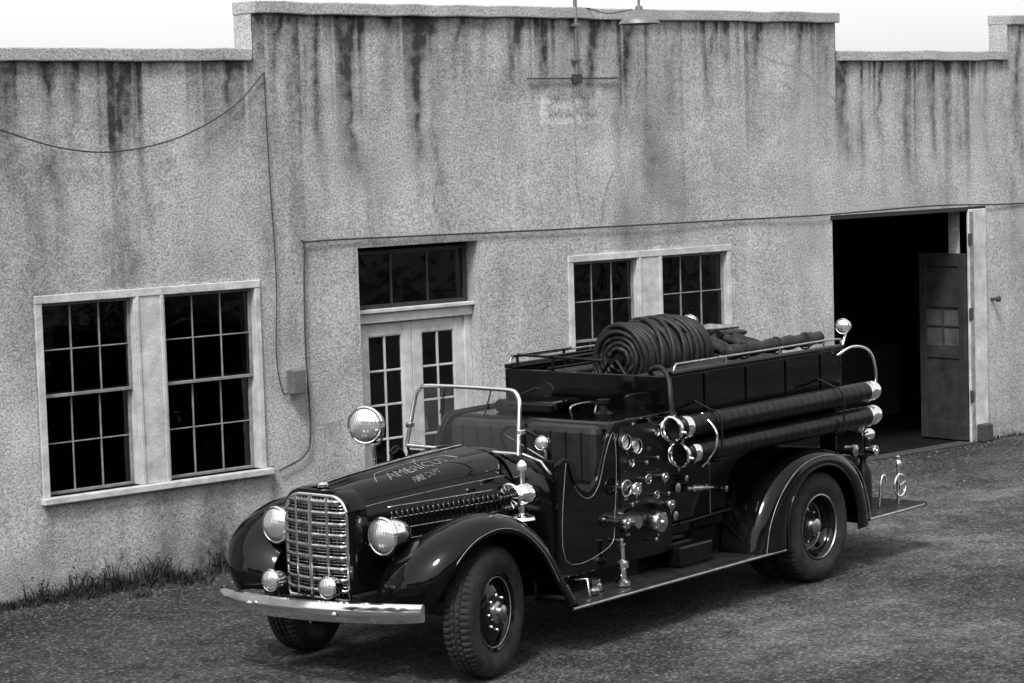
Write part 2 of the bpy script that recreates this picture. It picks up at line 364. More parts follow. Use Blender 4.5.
def sash(x0,x1,z0,z1,y,cols,rows,fm,par,ft=.045,mt=.016,name="sash"):
    d=.04
    box(name+"_stile",(x0,y,z0),(x0+ft,y+d,z1),fm,par,.004); box(name+"_stile",(x1-ft,y,z0),(x1,y+d,z1),fm,par,.004)
    box(name+"_rail",(x0+ft,y+.001,z0),(x1-ft,y+d-.001,z0+ft),fm,par,.004); box(name+"_rail",(x0+ft,y+.001,z1-ft),(x1-ft,y+d-.001,z1),fm,par,.004)
    for i in range(1,cols):
        x=x0+ft+(x1-x0-2*ft)*i/cols; box(name+"_muntin",(x-mt/2,y+.006,z0+ft),(x+mt/2,y+d-.006,z1-ft),fm,par,.003)
    for j in range(1,rows):
        z=z0+ft+(z1-z0-2*ft)*j/rows; box(name+"_muntin",(x0+ft,y+.009,z-mt/2),(x1-ft,y+d-.009,z+mt/2),fm,par,.003)
    for i in range(cols):
        for j in range(rows):
            xa=x0+ft+(x1-x0-2*ft)*i/cols; xb=x0+ft+(x1-x0-2*ft)*(i+1)/cols; za=z0+ft+(z1-z0-2*ft)*j/rows; zb=z0+ft+(z1-z0-2*ft)*(j+1)/rows
            t=[(random.random()-.5)*.006 for _ in range(3)]; yy=y+d/2
            obj(name+"_pane",[(xa,yy+t[0],za),(xb,yy+t[1],za),(xb,yy+t[1]+t[2],zb),(xa,yy+t[0]+t[2],zb)],[(0,1,2,3)],M['winglass'],par)
def window_pair(x0,x1,z0,z1,ml,mr_):
    W=M['white']
    box("window_head",(x0-.04,YW-.025,z1-.03),(x1+.03,YW+.12,z1+.04),W,bld)
    box("window_jamb",(x0-.04,YW-.02,z0),(x0+.03,YW+.12,z1-.03),W,bld); box("window_jamb",(x1-.03,YW-.02,z0),(x1+.03,YW+.12,z1-.03),W,bld)
    box("window_mullion",(ml,YW-.015,z0),(mr_,YW+.14,z1-.03),W,bld)
    box("window_mullion_bead",(ml+.02,YW-.027,z0),(ml+.05,YW-.013,z1-.03),W,bld,.003); box("window_mullion_bead",(mr_-.05,YW-.027,z0),(mr_-.02,YW-.013,z1-.03),W,bld,.003)
    box("window_sill",(x0-.06,YW-.07,z0-.06),(x1+.08,YW+.14,z0),W,bld,.01)
    for (a,b_) in ((x0+.03,ml),(mr_,x1-.03)):
        zm=(z0+z1)/2+.02
        sash(a,b_,zm-.02,z1-.03,YW+.05,3,2,M['sash'],bld,.028,.011); sash(a,b_,z0+.0,zm+.02,YW+.092,3,2,M['sash'],bld,.028,.011)
window_pair(10.03,12.29,.87,2.57,10.97,11.29)
window_pair(16.19,18.52,.84,2.58,17.13,17.50)
ya=YW+.16; W=M['white']
box("transom_bar",(13.471,ya-.05,2.10),(14.959,ya+.08,2.20),W,bld,.01)
box("transom_ledge",(13.471,ya-.09,2.20),(14.959,ya+.06,2.235),W,bld,.006)
sash(13.50,14.93,2.235,2.80,ya,3,1,M['darkframe'],bld,.04,.025,"transom")
box("door_jamb",(13.471,ya-.02,0),(13.56,ya+.09,2.10),W,bld); box("door_jamb",(14.87,ya-.02,0),(14.959,ya+.09,2.10),W,bld)
for (a,b_) in ((13.56,14.212),(14.218,14.87)):
    box("door_stile",(a,ya,.02),(a+.12,ya+.045,2.09),W,bld); box("door_stile",(b_-.12,ya,.02),(b_,ya+.045,2.09),W,bld)
    box("door_rail",(a+.12,ya+.001,1.97),(b_-.12,ya+.044,2.09),W,bld); box("door_bottom_panel",(a+.12,ya+.001,.02),(b_-.12,ya+.044,.62),W,bld)
    sash(a+.12,b_-.12,.62,1.97,ya+.004,2,4,W,bld,.008,.020,"door_light")
box("threshold",(13.471,YW-.05,0),(14.959,ya+.1,.05),M['cop'],bld)
box("garage_jamb",(22.66,YW-.03,0),(23.0,YW+.12,2.83),W,bld,.01)
box("garage_jamb_bead",(22.67,YW-.045,.02),(22.73,YW-.032,2.80),M['sash'],bld,.004)
box("garage_head",(20.2,YW-.02,2.81),(23.0,YW+.10,2.86),M['darkframe'],bld,.005)
gx=22.60; g0=YW+.0; g1=YW+.70
DG=M['doorgrey']
box("garage_leaf_stile",(gx,g0,.03),(gx+.05,g0+.1,2.30),DG,bld); box("garage_leaf_stile",(gx,g1-.1,.03),(gx+.05,g1,2.30),DG,bld)
for (z0,z1) in ((2.14,2.30),(1.02,1.18),(.03,.25),(1.64,1.7)): box("garage_leaf_rail",(gx+.001,g0+.1,z0),(gx+.049,g1-.1,z1),DG,bld)
box("garage_leaf_panel",(gx+.015,g0+.1,.25),(gx+.035,g1-.1,1.02),DG,bld); box("garage_leaf_panel",(gx+.015,g0+.1,1.7),(gx+.035,g1-.1,2.14),DG,bld)
box("garage_leaf_muntin",(gx+.01,(g0+g1)/2-.015,1.18),(gx+.04,(g0+g1)/2+.015,1.64),DG,bld); box("garage_leaf_muntin",(gx+.012,g0+.1,1.4),(gx+.038,g1-.1,1.425),DG,bld)
quad("garage_leaf_glass",[(gx+.025,g0+.1,1.18),(gx+.025,g0+.1,1.64),(gx+.025,g1-.1,1.64),(gx+.025,g1-.1,1.18)],M['leafglass'])
box("workbench",(21.2,YW+2.6,.0),(24.5,YW+3.2,.95),M['iron'],bld,.02); box("stored_crate",(20.8,YW+2.9,0),(21.15,YW+3.3,1.3),M['iron'],bld,.02)
for z in (.5,1.5,2.4): box("hinge",(22.64,YW-.05,z),(22.70,YW-.03,z+.14),M['iron'],bld,.003)
cyl("door_hook",(23.12,YW-.0,1.72),(23.12,YW-.09,1.72),.02,M['iron'],bld)
lathe("door_hook_knob",(23.12,YW-.08,1.72),(0,-1,0),[(.01,0),(.035,.01),(.035,.04),(.01,.05)],M['iron'],bld)
box("garage_threshold",(20.24,YW-.10,0),(22.59,YW+.1,.02),M['iron'],bld)
box("bollard_block",(22.75,YW-.14,0),(22.95,YW-.035,.22),M['iron'],bld,.02)
# lamp
lamp=empty("gooseneck_wall_lamp",(16.32,YW,0))
tube("conduit_pipe",[(0,-.04,4.44),(0,-.04,5.35)],.02,M['galv'],lamp)
for z in (4.6,4.95): box("pipe_clamp",(-.05,-.065,z),(.05,-.005,z+.03),M['galv'],lamp,.004)
box("junction_box",(-.05,-.07,4.38),(.05,-.008,4.47),M['iron'],lamp)
tube("gooseneck_arm",[(0,-.04,5.3),(.02,-.07,5.5),(.12,-.25,5.62),(.28,-.48,5.58),(.36,-.58,5.4),(.37,-.59,5.12)],.014,M['galv'],lamp,smooth_n=8)
lathe("lamp_shade",(.37,-.59,5.13),(0,0,-1),[(.035,0),(.04,.04),(.075,.07),(.15,.11),(.205,.16),(.21,.18)],M['galv'],lamp,cap1=False)
lathe("lamp_bulb",(.37,-.59,5.05),(0,0,-1),[(.02,0),(.035,.03),(.04,.06),(.02,.09)],M['white'],lamp)
tube("lamp_wire",[(0,-.04,5.12),(.15,-.05,5.14),(.3,-.2,5.08),(.36,-.5,5.10)],.006,M['iron'],lamp,smooth_n=6)
# sign
sg=empty("faded_wall_sign",(16.28,YW,0))
box("sign_ledge",(-.63,-.04,4.42),(.62,-.018,4.435),M['iron'],sg,.003)
M['oldpaint']=simple("old_lettering",.24,.9,noise=.9,nscale=22)
text("lettering","GEE WLEY",.15,M['oldpaint'],lambda x,y:(x,-.019,4.22+y),sg,.95)
text("lettering","AWOCTINY",.15,M['oldpaint'],lambda x,y:(x,-.019,4.03+y),sg,.85)
# wires and conduit
el=empty("electric_service",(0,YW,0))
tube("drop_wire",[(8.6,-.15,4.35),(9.75,-.1,4.01),(10.3,-.08,3.86),(10.85,-.06,3.82),(11.5,-.05,3.93),(12.1,-.04,4.2),(12.45,-.03,4.5)],.007,M['iron'],el,smooth_n=8)
tube("down_wire",[(12.45,-.03,4.5),(12.47,-.025,3.6),(12.5,-.025,2.6),(12.47,-.025,1.9),(12.53,-.025,1.55),(12.62,-.03,1.58)],.006,M['iron'],el,smooth_n=8)
tube("conduit",[(12.45,-.03,.83),(12.75,-.03,.95),(12.82,-.03,1.2),(12.80,-.03,2.0),(12.83,-.03,2.86),(12.9,-.03,2.93),(14,-.03,2.925),(16,-.03,2.90),(18.4,-.03,2.885),(20.1,-.03,2.875),(22.0,-.03,2.90),(24,-.03,2.86),(30,-.03,2.86)],.009,M['iron'],el,smooth_n=8)
box("meter_box",(12.58,-.12,1.53),(12.73,-.018,1.76),M['galv'],el,.012)

# weeds along the wall
def weeds():
    r=random.Random(21); V=[];F=[]
    def blade(x,y,h,lean,w):
        a=r.random()*6.28; dx,dy=math.cos(a)*w,math.sin(a)*w; lx,ly=(r.random()-.5)*lean,(r.random()-.6)*lean
        k=len(V); V.extend([(x-dx,y-dy,0),(x+dx,y+dy,0),(x+dx*.6+lx*.4,y+dy*.6+ly*.4,h*.6),(x-dx*.6+lx*.4,y-dy*.6+ly*.4,h*.6),(x+lx,y+ly,h*.95)]); F.extend([(k,k+1,2+k,3+k),(3+k,2+k,4+k)])
    for _ in range(115):
        cx=8.4+r.random()*3.95; cy=abs(r.gauss(0,.18)); sp=.03+.09*r.random(); n=r.randint(10,60); hh=.03+.07*r.random()
        if r.random()<.22: hh=.14+.16*r.random(); n=r.randint(30,80); cy*=.3
        for i in range(n):
            h=hh*(.3+1.0*r.random()); blade(cx+r.gauss(0,sp),YW-.02-abs(cy+r.gauss(0,sp*.7)),h,.06+h*1.3,.003+.006*r.random())
            if hh>.13 and r.random()<.6:
                p=Vector((cx+r.gauss(0,sp),YW-.03-abs(cy+r.gauss(0,sp*.7)),h*r.random())); a=Vector((r.gauss(0,1),r.gauss(0,1),r.gauss(0,.6))).normalized()*.02; b=Vector((r.gauss(0,1),r.gauss(0,1),r.gauss(0,1))).normalized()*.012
                k=len(V); V.extend([p-a,p+b,p+a,p-b]); F.append((k,k+1,k+2,k+3))
    for i in range(900):
        x=23+r.random()*4; y=YW-.02-abs(r.gauss(0,.04)); blade(x,y,.03+.05*r.random(),.08,.004)
    m=simple("weed_leaf",.028,.8,noise=.8,nscale=4,spec=.2); obj("weeds",V,F,m)
weeds()
# unseen tree row behind the camera, added to darken truck and window reflections
def trees():
    V=[];F=[]
    r=random.Random(3)
    lob=[(r.gauss(0,1.5),r.gauss(0,1.5),5.2+r.gauss(0,1.5),1.2+r.random()*.9) for _ in range(13)]
    for (cx,cy,cz,cr) in lob:
        for _ in range(240):
            d=Vector((r.gauss(0,1),r.gauss(0,1),r.gauss(0,1))).normalized()*cr*(.6+.45*r.random()); p=Vector((cx,cy,max(1.4,cz)))+d
            a=Vector((r.gauss(0,1),r.gauss(0,1),r.gauss(0,1))).normalized(); b=a.cross(Vector((r.gauss(0,1),r.gauss(0,1),r.gauss(0,1)))).normalized(); s=.14+.14*r.random()
            k=len(V); V.extend([p-a*s,p+b*s*.5,p+a*s,p-b*s*.5]); F.append((k,k+1,k+2,k+3))
    me=D.meshes.new("crown"); me.from_pydata([tuple(v) for v in V],[],F); me.materials.append(M['leaf'])
    parts=[sweep_geo(catmull([(0,0,0),(.1,.05,1.5),(.0,.1,3),(.1,0,4.6)],4),.2,10)]
    for (cx,cy,cz,cr) in lob: parts.append(sweep_geo(catmull([(.05,.05,2.4+r.random()),(cx*.5,cy*.5,cz*.75),(cx,cy,cz)],4),.06,6))
    tv,tf=merge_geo(parts); tm=D.meshes.new("trunk"); tm.from_pydata([tuple(v) for v in tv],[],tf); tm.materials.append(M['bark'])
    pos=[(-30,20),(-29,13),(-27,6),(-24,0),(-20,-6),(-15,-10),(-9.5,-13),(-4,-14.5),(1.5,-15),(7,-15.5),(12.5,-15),(18,-15.5),(24,-15),(30,-14.5),(36,-13),(42,-10)]
    for i,(x,y) in enumerate(pos):
        e=empty("added_reflection_tree",(x,y,0),r.random()*6); s=1.0+.35*r.random(); e.scale=(s*1.1,s*1.1,s)
        for n,mm in (("crown",me),("trunk",tm)):
            o=D.objects.new(n,mm); COL.objects.link(o); o.parent=e
trees()

# ---------------------------------------------------------------- FIRE TRUCK (x rearwards, -y camera side)
T=empty("fire_truck",(10.382,13.56,0),.168)
P_,CH,NI,BK,ST=M['paint'],M['chrome'],M['nickel'],M['black'],M['stripe']
WB=4.30; RW=.47
def wheel(x,yo,side,dual,steer=0):
    g=D.objects.new("wheel",None); g.parent=T; COL.objects.link(g); g.location=(x,yo,RW); g.rotation_euler=(0,0,steer)
    ax=(0,side,0)
    def tyre(off):
        pr=[(.27,-.085),(.285,-.105),(.33,-.122),(.385,-.125),(.425,-.115),(.452,-.10),(.462,-.088),(.468,-.06),(.468,-.045),(.455,-.042),(.455,-.036),(.470,-.033),(.470,-.012),(.456,-.009),(.456,.009),(.470,.012),(.470,.033),(.455,.036),(.455,.042),(.468,.045),(.468,.06),(.462,.088),(.452,.10),(.425,.115),(.385,.125),(.33,.122),(.285,.105),(.27,.085)]
        def md(k,i):
            if k in (5,6,7,8,19,20,21,22): return 1.0 if (i%3)<2 else .978
            if k in (11,12,15,16): return 1.0 if ((i+1)%3)<2 else .985
            return 1
        lathe("tyre",(0,off,0),ax,pr,M['rubber'],g,seg=180,cap0=False,cap1=False,autosm=25,mod=md)
        lathe("rim",(0,off,0),ax,[(.272,-.09),(.255,-.085),(.24,-.05),(.24,.05),(.262,.085),(.283,.098),(.287,.106),(.275,.108),(.262,.098)],P_,g,seg=64,cap0=False,cap1=False)
    if dual: tyre(0); tyre(-side*.30)
    else: tyre(0)
    if not dual:
        lathe("disc",(0,0,0),ax,[(.245,.02),(.235,.05),(.20,.065),(.16,.085),(.11,.09)],P_,g,seg=64,cap0=False)
        lathe("stripe_ring",(0,0,0),ax,[(.246,.088),(.250,.093),(.254,.091)],ST,g,seg=64,cap0=False,cap1=False)
        lathe("hub",(0,0,0),ax,[(.085,.085),(.08,.11),(.06,.125),(.055,.155),(.04,.165)],NI,g,seg=32)
        for k in range(8):
            t=k*math.pi/4; lathe("lug",(math.cos(t)*.125,side*.085,math.sin(t)*.125),ax,[(.012,0),(.012,.02),(.008,.025)],NI,g,seg=6)
        for k in range(5):
            t=k*2*math.pi/5+.3; lathe("hand_hole",(math.cos(t)*.205,side*.062,math.sin(t)*.205),ax,[(.026,0),(.026,.006)],M['under'],g,seg=16)
    else:
        lathe("disc",(0,0,0),ax,[(.245,.06),(.235,.02),(.20,-.01),(.16,-.03),(.11,-.035)],P_,g,seg=64,cap0=False)
        lathe("stripe_ring",(0,0,0),ax,[(.264,.101),(.270,.110),(.276,.108)],NI,g,seg=64,cap0=False,cap1=False)
        lathe("stripe_ring",(0,0,0),ax,[(.193,-.012),(.197,-.006),(.201,-.008)],ST,g,seg=64,cap0=False,cap1=False)
        lathe("hub",(0,0,0),ax,[(.10,-.04),(.095,.02),(.07,.05),(.065,.08),(.04,.095)],NI,g,seg=32)
        for k in range(8):
            t=k*math.pi/4; lathe("lug",(math.cos(t)*.14,-side*.03,math.sin(t)*.14),ax,[(.014,0),(.014,.025),(.009,.03)],NI,g,seg=6)
        for k in range(5):
            t=k*2*math.pi/5+.3; lathe("hand_hole",(math.cos(t)*.215,side*.01,math.sin(t)*.215),ax,[(.024,0),(.024,.006)],M['under'],g,seg=16)
wheel(0.05,-.935,-1,False,steer=.24); wheel(0.05,.82,1,False,steer=.24)
for s in (-1,1): wheel(WB,s*.97,s,True)
for s in (-1,1): box("frame_rail",(-.72,s*.42-.04,.50),(6.0,s*.42+.04,.66),BK,T)
box("front_axle",(-.05,-.8,.42),(.05,.8,.52),BK,T); cyl("rear_axle",(WB,-.7,.47),(WB,.7,.47),.07,BK,T); lathe("differential",(WB-.16,0,.47),(1,0,0),[(.1,0),(.17,.06),(.19,.16),(.17,.26),(.1,.32)],BK,T)
box("gearbox_tank",(.6,-.4,.32),(1.6,.4,.6),M['under'],T,.04); box("fuel_tank",(2.6,-.62,.36),(3.5,.62,.62),M['under'],T,.05)
# hood
ZB=.86
def hw(x): return np.interp(x,[-.62,-.3,.3,.95,1.02],[.325,.375,.46,.545,.56])
def ht(x): return np.interp(x,[-.62,-.3,.3,.95],[1.385,1.42,1.46,1.485])
NE=3.0
def hood_y_z(x,th): 
    c,s=math.cos(th),math.sin(th); w_=hw(x); h=ht(x)-ZB
    y=w_*math.copysign(abs(c)**(2/NE),c); z=ZB+h*abs(s)**(2/NE)
    z+=.018*math.exp(-(y/.03)**2)
    return y,z
def hood_z(x,y):
    w_=hw(x); h=ht(x)-ZB; return ZB+h*(max(0,1-(abs(y)/w_)**NE))**(1/NE)
rows=[]
for i in range(23):
    x=-.60+1.55*i/22; r=[]
    for k in range(49):
        th=math.pi*k/48; y,z=hood_y_z(x,th); r.append((x,y,z))
    r=[(x,r[0][1]+.0,.62)]+r+[(x,r[-1][1],.62)]
    rows.append(r)
loft("hood",rows,P_,T,autosm=50)
tube("hood_hinge",[(x,0,hood_z(x,0)+.02) for x in np.linspace(-.6,.93,12)],.008,NI,T)
def hs(x,z): return hw(x)*(1-((z-ZB)/(ht(x)-ZB))**NE)**(1/NE)
for s in (-1,1):
    tube("hood_seam",[(x,s*hw(x)*.80,hood_z(x,hw(x)*.80)+.001) for x in np.linspace(-.58,.94,12)],.004,BK,T)
    tube("hood_stripe",[(x,s*(hw(x)*.86),hood_z(x,hw(x)*.86)+.001) for x in np.linspace(-.5,.9,12)],.0026,ST,T)
    tube("hood_stripe",[(x,s*(hw(x)+.001),.98) for x in np.linspace(-.5,.9,12)],.0028,ST,T)
    g=[]
    for z in (1.06,1.14,1.22): g.append(sweep_geo([(x,s*(hs(x,z)+.003),z) for x in np.linspace(-.28,.78,14)],.0055,6))
    V,F=merge_geo(g); obj("hood_louvre_trim",V,F,NI,T,smooth=True)
    g=[]
    for x in np.linspace(-.26,.76,22):
        g.append(sweep_geo([(x,s*(hs(x,z)+.004),z) for z in (1.075,1.14,1.205)],.010,6))
    V,F=merge_geo(g); obj("hood_louvres",V,F,P_,T,smooth=True)
    lathe("hood_handle",(.3,s*(hw(.3)+.0),1.0),(0,s,0),[(.02,0),(.012,.02),(.012,.03),(.025,.04)],CH,T)
LT=M['lettering']
text("hood_lettering","AMERICUS",.12,LT,lambda x,y:(.20+x,-.24+y,hood_z(.20+x,-.24+y)+.004),T,1.15)
text("hood_lettering","FIRE DEPT",.06,LT,lambda x,y:(.20+x,-.32+y,hood_z(.20+x,-.32+y)+.004),T,1.1)
tube("hood_scroll",[(-.25,-.22,hood_z(-.25,-.22)+.003),(-.19,-.14,hood_z(-.19,-.14)+.003),(-.1,-.10,hood_z(-.1,-.10)+.003),(.2,-.085,hood_z(.2,-.085)+.003),(.5,-.10,hood_z(.5,-.10)+.003),(.60,-.14,hood_z(.60,-.14)+.003),(.64,-.22,hood_z(.64,-.22)+.003)],.003,ST,T,smooth_n=6)
# cowl
rows=[]
for (x,w_,zt_) in ((.95,.545,1.485),(1.0,.60,1.49),(1.06,.70,1.485),(1.12,.78,1.455),(1.17,.80,1.42)):
    r=[]
    for k in range(41):
        th=math.pi*k/40; c,s=math.cos(th),math.sin(th); r.append((x,w_*math.copysign(abs(c)**(2/3.4),c),ZB+(zt_-ZB)*abs(s)**(2/3.4)))
    rows.append([(x,r[0][1],.5)]+r+[(x,r[-1][1],.5)])
loft("cowl",rows,P_,T,autosm=50)
box("dashboard",(1.14,-.72,1.2),(1.18,.72,1.40),BK,T,.01)
for y in (-.3,-.1,.15): lathe("dash_gauge",(1.18,y,1.32),(1,0,0),[(.05,0),(.05,.012),(.04,.014)],NI,T,seg=20)
# radiator shell and grille
def rrect(w0,z0,z1,rt,rb,n=8):
    P=[]
    for (cx,cz,r,a0) in ((w0-rt,z1-rt,rt,0),(-w0+rt,z1-rt,rt,90),(-w0+rb,z0+rb,rb,180),(w0-rb,z0+rb,rb,270)):
        for k in range(n+1): a=R2(a0+90*k/n); P.append((cx+r*math.cos(a),cz+r*math.sin(a)))
    return P
rows=[]
for (x,dw,dz) in ((-.50,.01,.005),(-.60,.01,.005),(-.645,-.005,-.005),(-.655,-.03,-.03),(-.645,-.05,-.05),(-.60,-.055,-.055)):
    rows.append([(x,y,z) for (y,z) in rrect(.335+dw,.56-dw,1.375+dz,.17+dw,.04)])
loft("radiator_shell",rows,P_,T,closed=True,autosm=40)
tube("grille_surround",[(-.655,y,z) for y,z in rrect(.295,.60,1.335,.135,.03)],.014,CH,T,closed=True)
box("radiator_core",(-.60,-.28,.6),(-.585,.28,1.33),M['under'],T)
def gx_(y): return -.665-.045*(1-(abs(y)/.29)**1.5)
def halfw(z): return .285 if z<1.21 else .15+.135*math.sqrt(max(0,1-((z-1.20)/.135)**2))
g=[]
nb=9
for k in range(nb):
    z=.665+.635*k/(nb-1); h_=halfw(z)
    g.append(sweep_geo([(gx_(y),y,z) for y in np.linspace(-h_,h_,13)],.0165,8))
    if k<nb-1: 
        for dz in (.03,.052): z2=z+dz; h_=halfw(z2); g.append(sweep_geo([(gx_(y)+.014,y,z2) for y in np.linspace(-h_,h_,13)],.0045,6))
V,F=merge_geo(g); obj("grille_bars",V,F,NI,T,smooth=True)
g=[]
for y in np.linspace(-.26,.26,17): g.append(sweep_geo([(gx_(y)+.03,y,.62),(gx_(y)+.03,y,1.32 if abs(y)<.18 else 1.25)],.003,5))
V,F=merge_geo(g); obj("grille_mesh",V,F,NI,T,smooth=True)
tube("grille_centre_bar",[(-.722,0,.60),(-.728,0,1.0),(-.715,0,1.345)],.016,CH,T)
for y in (-.15,.15): tube("grille_rib",[(gx_(y)-.012,y,.61),(gx_(y)-.012,y,1.33)],.009,CH,T)
lathe("radiator_cap",(-.58,0,1.385),(0,0,1),[(.04,0),(.04,.02),(.03,.03),(.012,.035)],CH,T)
# bumper (slightly sprung)
rows=[]
for t in np.linspace(-1,1,25):
    y=-.04+t*.99; x=-.93+.20*abs(t)**2.2+.03*abs(t)**8; h=.074-(.012*abs(t)**6); zc=.565-.03*t
    prof=[(.0,-h),(-.018,-h*.9),(-.028,-h*.45),(-.031,0),(-.028,h*.45),(-.018,h*.9),(0,h),(.012,h*.8),(.012,-h*.8)]
    rows.append([(x+a,y,zc+b_) for a,b_ in prof])
loft("front_bumper",rows,CH,T,closed=True,capends=True,autosm=50)
for y in (-.42,.42): lathe("bumper_bolt",(-.945,y,.565),(-1,0,0),[(.022,0),(.02,.014),(.008,.02)],CH,T,seg=16)
for s in (-1,1): box("bumper_iron",(-.90,s*.42-.03,.50),(-.65,s*.42+.03,.60),BK,T)
box("front_apron",(-.72,-.5,.50),(-.55,.5,.60),P_,T,.02)
def fender(rowsP,s,name):
    rows=[[(x,s*y,z) for (x,y,z) in catmull(r,5)] for r in rowsP]
    return loft(name,rows,P_,T,sub=1,solid=.012)
def ffender(s):
    xs_lip=[(-.50,.55),(-.49,.72),(-.40,.88),(-.2,1.00),(.06,1.045),(.32,.98),(.55,.80),(.72,.56),(.86,.38)]
    xs_out=[(-.60,.55),(-.59,.76),(-.46,.95),(-.22,1.085),(.07,1.135),(.38,1.06),(.64,.85),(.82,.59),(.98,.40)]
    xs_cr =[(-.68,.57),(-.66,.80),(-.50,1.00),(-.24,1.135),(.08,1.185),(.42,1.10),(.70,.87),(.88,.61),(1.06,.40)]
    xs_in =[(-.67,.60),(-.65,.80),(-.50,.98),(-.24,1.10),(.08,1.14),(.42,1.05),(.70,.84),(.88,.60),(1.06,.40)]
    xs_i2 =[(-.60,.58),(-.58,.72),(-.48,.84),(-.24,.94),(.08,.98),(.42,.93),(.70,.78),(.88,.58),(1.06,.40)]
    R=[]
    for pts,y in ((xs_lip,1.075),(xs_lip,1.10),(xs_out,1.085),(xs_cr,.93),(xs_in,.72),(xs_i2,.50)):
        R.append([(x,y-(.16 if (i==0 and y>.9) else (.05 if i==1 and y>.9 else 0)),z) for i,(x,z) in enumerate(pts)])
    fender(R,s,"front_fender")
    tube("fender_stripe",[(x+.0,s*(1.097-(.05 if i==0 else 0)),z+.03) for i,(x,z) in enumerate(xs_lip[1:-1])],.0028,ST,T,smooth_n=6)
def rfender(s):
    o=WB-4.209
    op_=[(3.66,.37),(3.66,.58),(3.76,.79),(3.96,.95),(4.21,1.00),(4.46,.95),(4.66,.79),(4.76,.58),(4.78,.37)]
    ou=[(3.32,.37),(3.40,.62),(3.58,.85),(3.86,1.03),(4.22,1.09),(4.58,1.03),(4.84,.86),(4.97,.61),(5.02,.37)]
    cr=[(3.26,.37),(3.35,.64),(3.54,.89),(3.84,1.07),(4.22,1.135),(4.60,1.07),(4.88,.89),(5.02,.62),(5.08,.37)]
    op_=[(x+o,z) for x,z in op_]; ou=[(x+o*.5,z) for x,z in ou]; cr=[(x+o*.5,z) for x,z in cr]
    R=[[(x,y,z) for x,z in p] for p,y in ((op_,1.10),(op_,1.13),(ou,1.12),(cr,1.03),(cr,.90),(cr,.70))]
    fender(R,s,"rear_fender")
    tube("fender_stripe",[(x*.93+op_[i][0]*.07,s*1.134,z*.93+op_[i][1]*.07) for i,(x,z) in enumerate(ou)],.003,ST,T,smooth_n=6)
    tube("fender_bead",[(x,s*1.118,z) for x,z in op_],.012,P_,T,smooth_n=6)
for s in (-1,1): ffender(s); rfender(s)
for s in (-1,1):
    a,b_=sorted((s*.70,s*1.10)); box("running_board",(.95,a,.345),(3.70,b_,.38),BK,T,.004)
    tube("running_board_edge",[(.86,s*1.105,.362),(3.72,s*1.105,.362)],.013,NI,T)
    for k in range(5): 
        y=s*(.78+.06*k); tube("tread_strip",[(1.1,y,.381),(3.3,y,.381)],.004,BK,T,seg=6)
    a,b_=sorted((s*.66,s*.70)); box("side_skirt",(.95,a,.36),(3.4,b_,.62),P_,T)
poly=[(1.05,.52),(1.05,1.38),(1.12,1.42),(1.18,1.38),(1.24,1.24),(1.34,1.16),(1.46,1.16),(1.54,1.24),(1.60,1.38),(1.66,1.52),(1.74,1.60),(1.85,1.625),(2.50,1.63),(2.50,.52)]
for s in (-1,1):
    plate("body_side",poly,s*.84,-.04*s,P_,T)
    tube("body_edge_bead",[(x,s*.842,z) for x,z in poly[1:13]],.011,P_,T,smooth_n=5)
    tube("body_stripe",[(1.12,s*.8425,.66)]+[(x+.03,s*.8425,z-.06) for x,z in poly[2:6]]+[(1.47,s*.8425,1.10),(1.56,s*.8425,1.19),(1.63,s*.8425,1.36),(1.70,s*.8425,1.50),(1.76,s*.8425,1.54),(1.78,s*.8425,1.3),(1.74,s*.8425,.9),(1.66,s*.8425,.68)],.0026,ST,T,closed=True,smooth_n=5)
box("pump_body",(1.80,-.79,.55),(2.5,.79,1.615),P_,T,.05)
box("cab_floor",(1.0,-.79,.58),(1.8,.79,.66),BK,T)
box("seat_cushion",(1.30,-.74,.98),(1.72,.74,1.15),M['leather'],T,.05)
box("seat_back",(1.66,-.75,1.12),(1.79,-.02,1.60),M['leather'],T,.06); box("seat_back",(1.66,.02,1.12),(1.79,.75,1.60),M['leather'],T,.06)
for y in (-.6,-.45,-.3,-.15,.15,.3,.45,.6): tube("seat_seam",[(1.657,y,1.2),(1.655,y,1.55)],.006,BK,T)
box("seat_riser",(1.34,-.72,.62),(1.7,.72,.98),BK,T)
# windshield
def wsh(t,v): return (0.98+.10*v, .035+t*(.565-.05*v), 1.45+.475*v)
pp=[]
for (t,v) in ((-1,0),(-1,.3),(-1,.6),(-1,.78),(-.985,.88),(-.93,.96),(-.84,1),(-.5,1.01),(0,1.015),(.5,1.01),(.84,1),(.93,.96),(.985,.88),(1,.78),(1,.6),(1,.3),(1,0)): pp.append(wsh(t,v))
tube("windshield_frame",pp,.016,CH,T,smooth_n=3)
tube("windshield_sill",[wsh(-1,0.02),wsh(-.5,.02),wsh(0,.02),wsh(.5,.02),wsh(1,0.02)],.014,CH,T)
cpts=catmull(pp,3); obj("windshield_glass",[(x+.0,y*.985,z) for x,y,z in cpts],[tuple(range(len(cpts)))],M['shield'],T)
for t in (-.45,.45): tube("wiper",[wsh(t,.98),(.96+.10*.6,t*.5+.05,1.45+.50*.55)],.005,BK,T)
for s in (-1,1):
    tube("windshield_bracket",[(1.0,s*.58+.03,1.46),(1.08,s*.66,1.40),(1.12,s*.72,1.3)],.012,CH,T)
    box("wind_wing_clamp",(.99,s*.56+.03-.02,1.60),(1.05,s*.56+.03+.02,1.64),CH,T)
sc=Vector((1.27,-.36,1.47)); dax=Vector((.75,0,.55)).normalized(); d_,a_,b2=frame_from(dax)
tube("steering_wheel",[sc+(a_*math.cos(t)+b2*math.sin(t))*.21 for t in np.linspace(0,2*math.pi,40,endpoint=False)],.014,BK,T,closed=True)
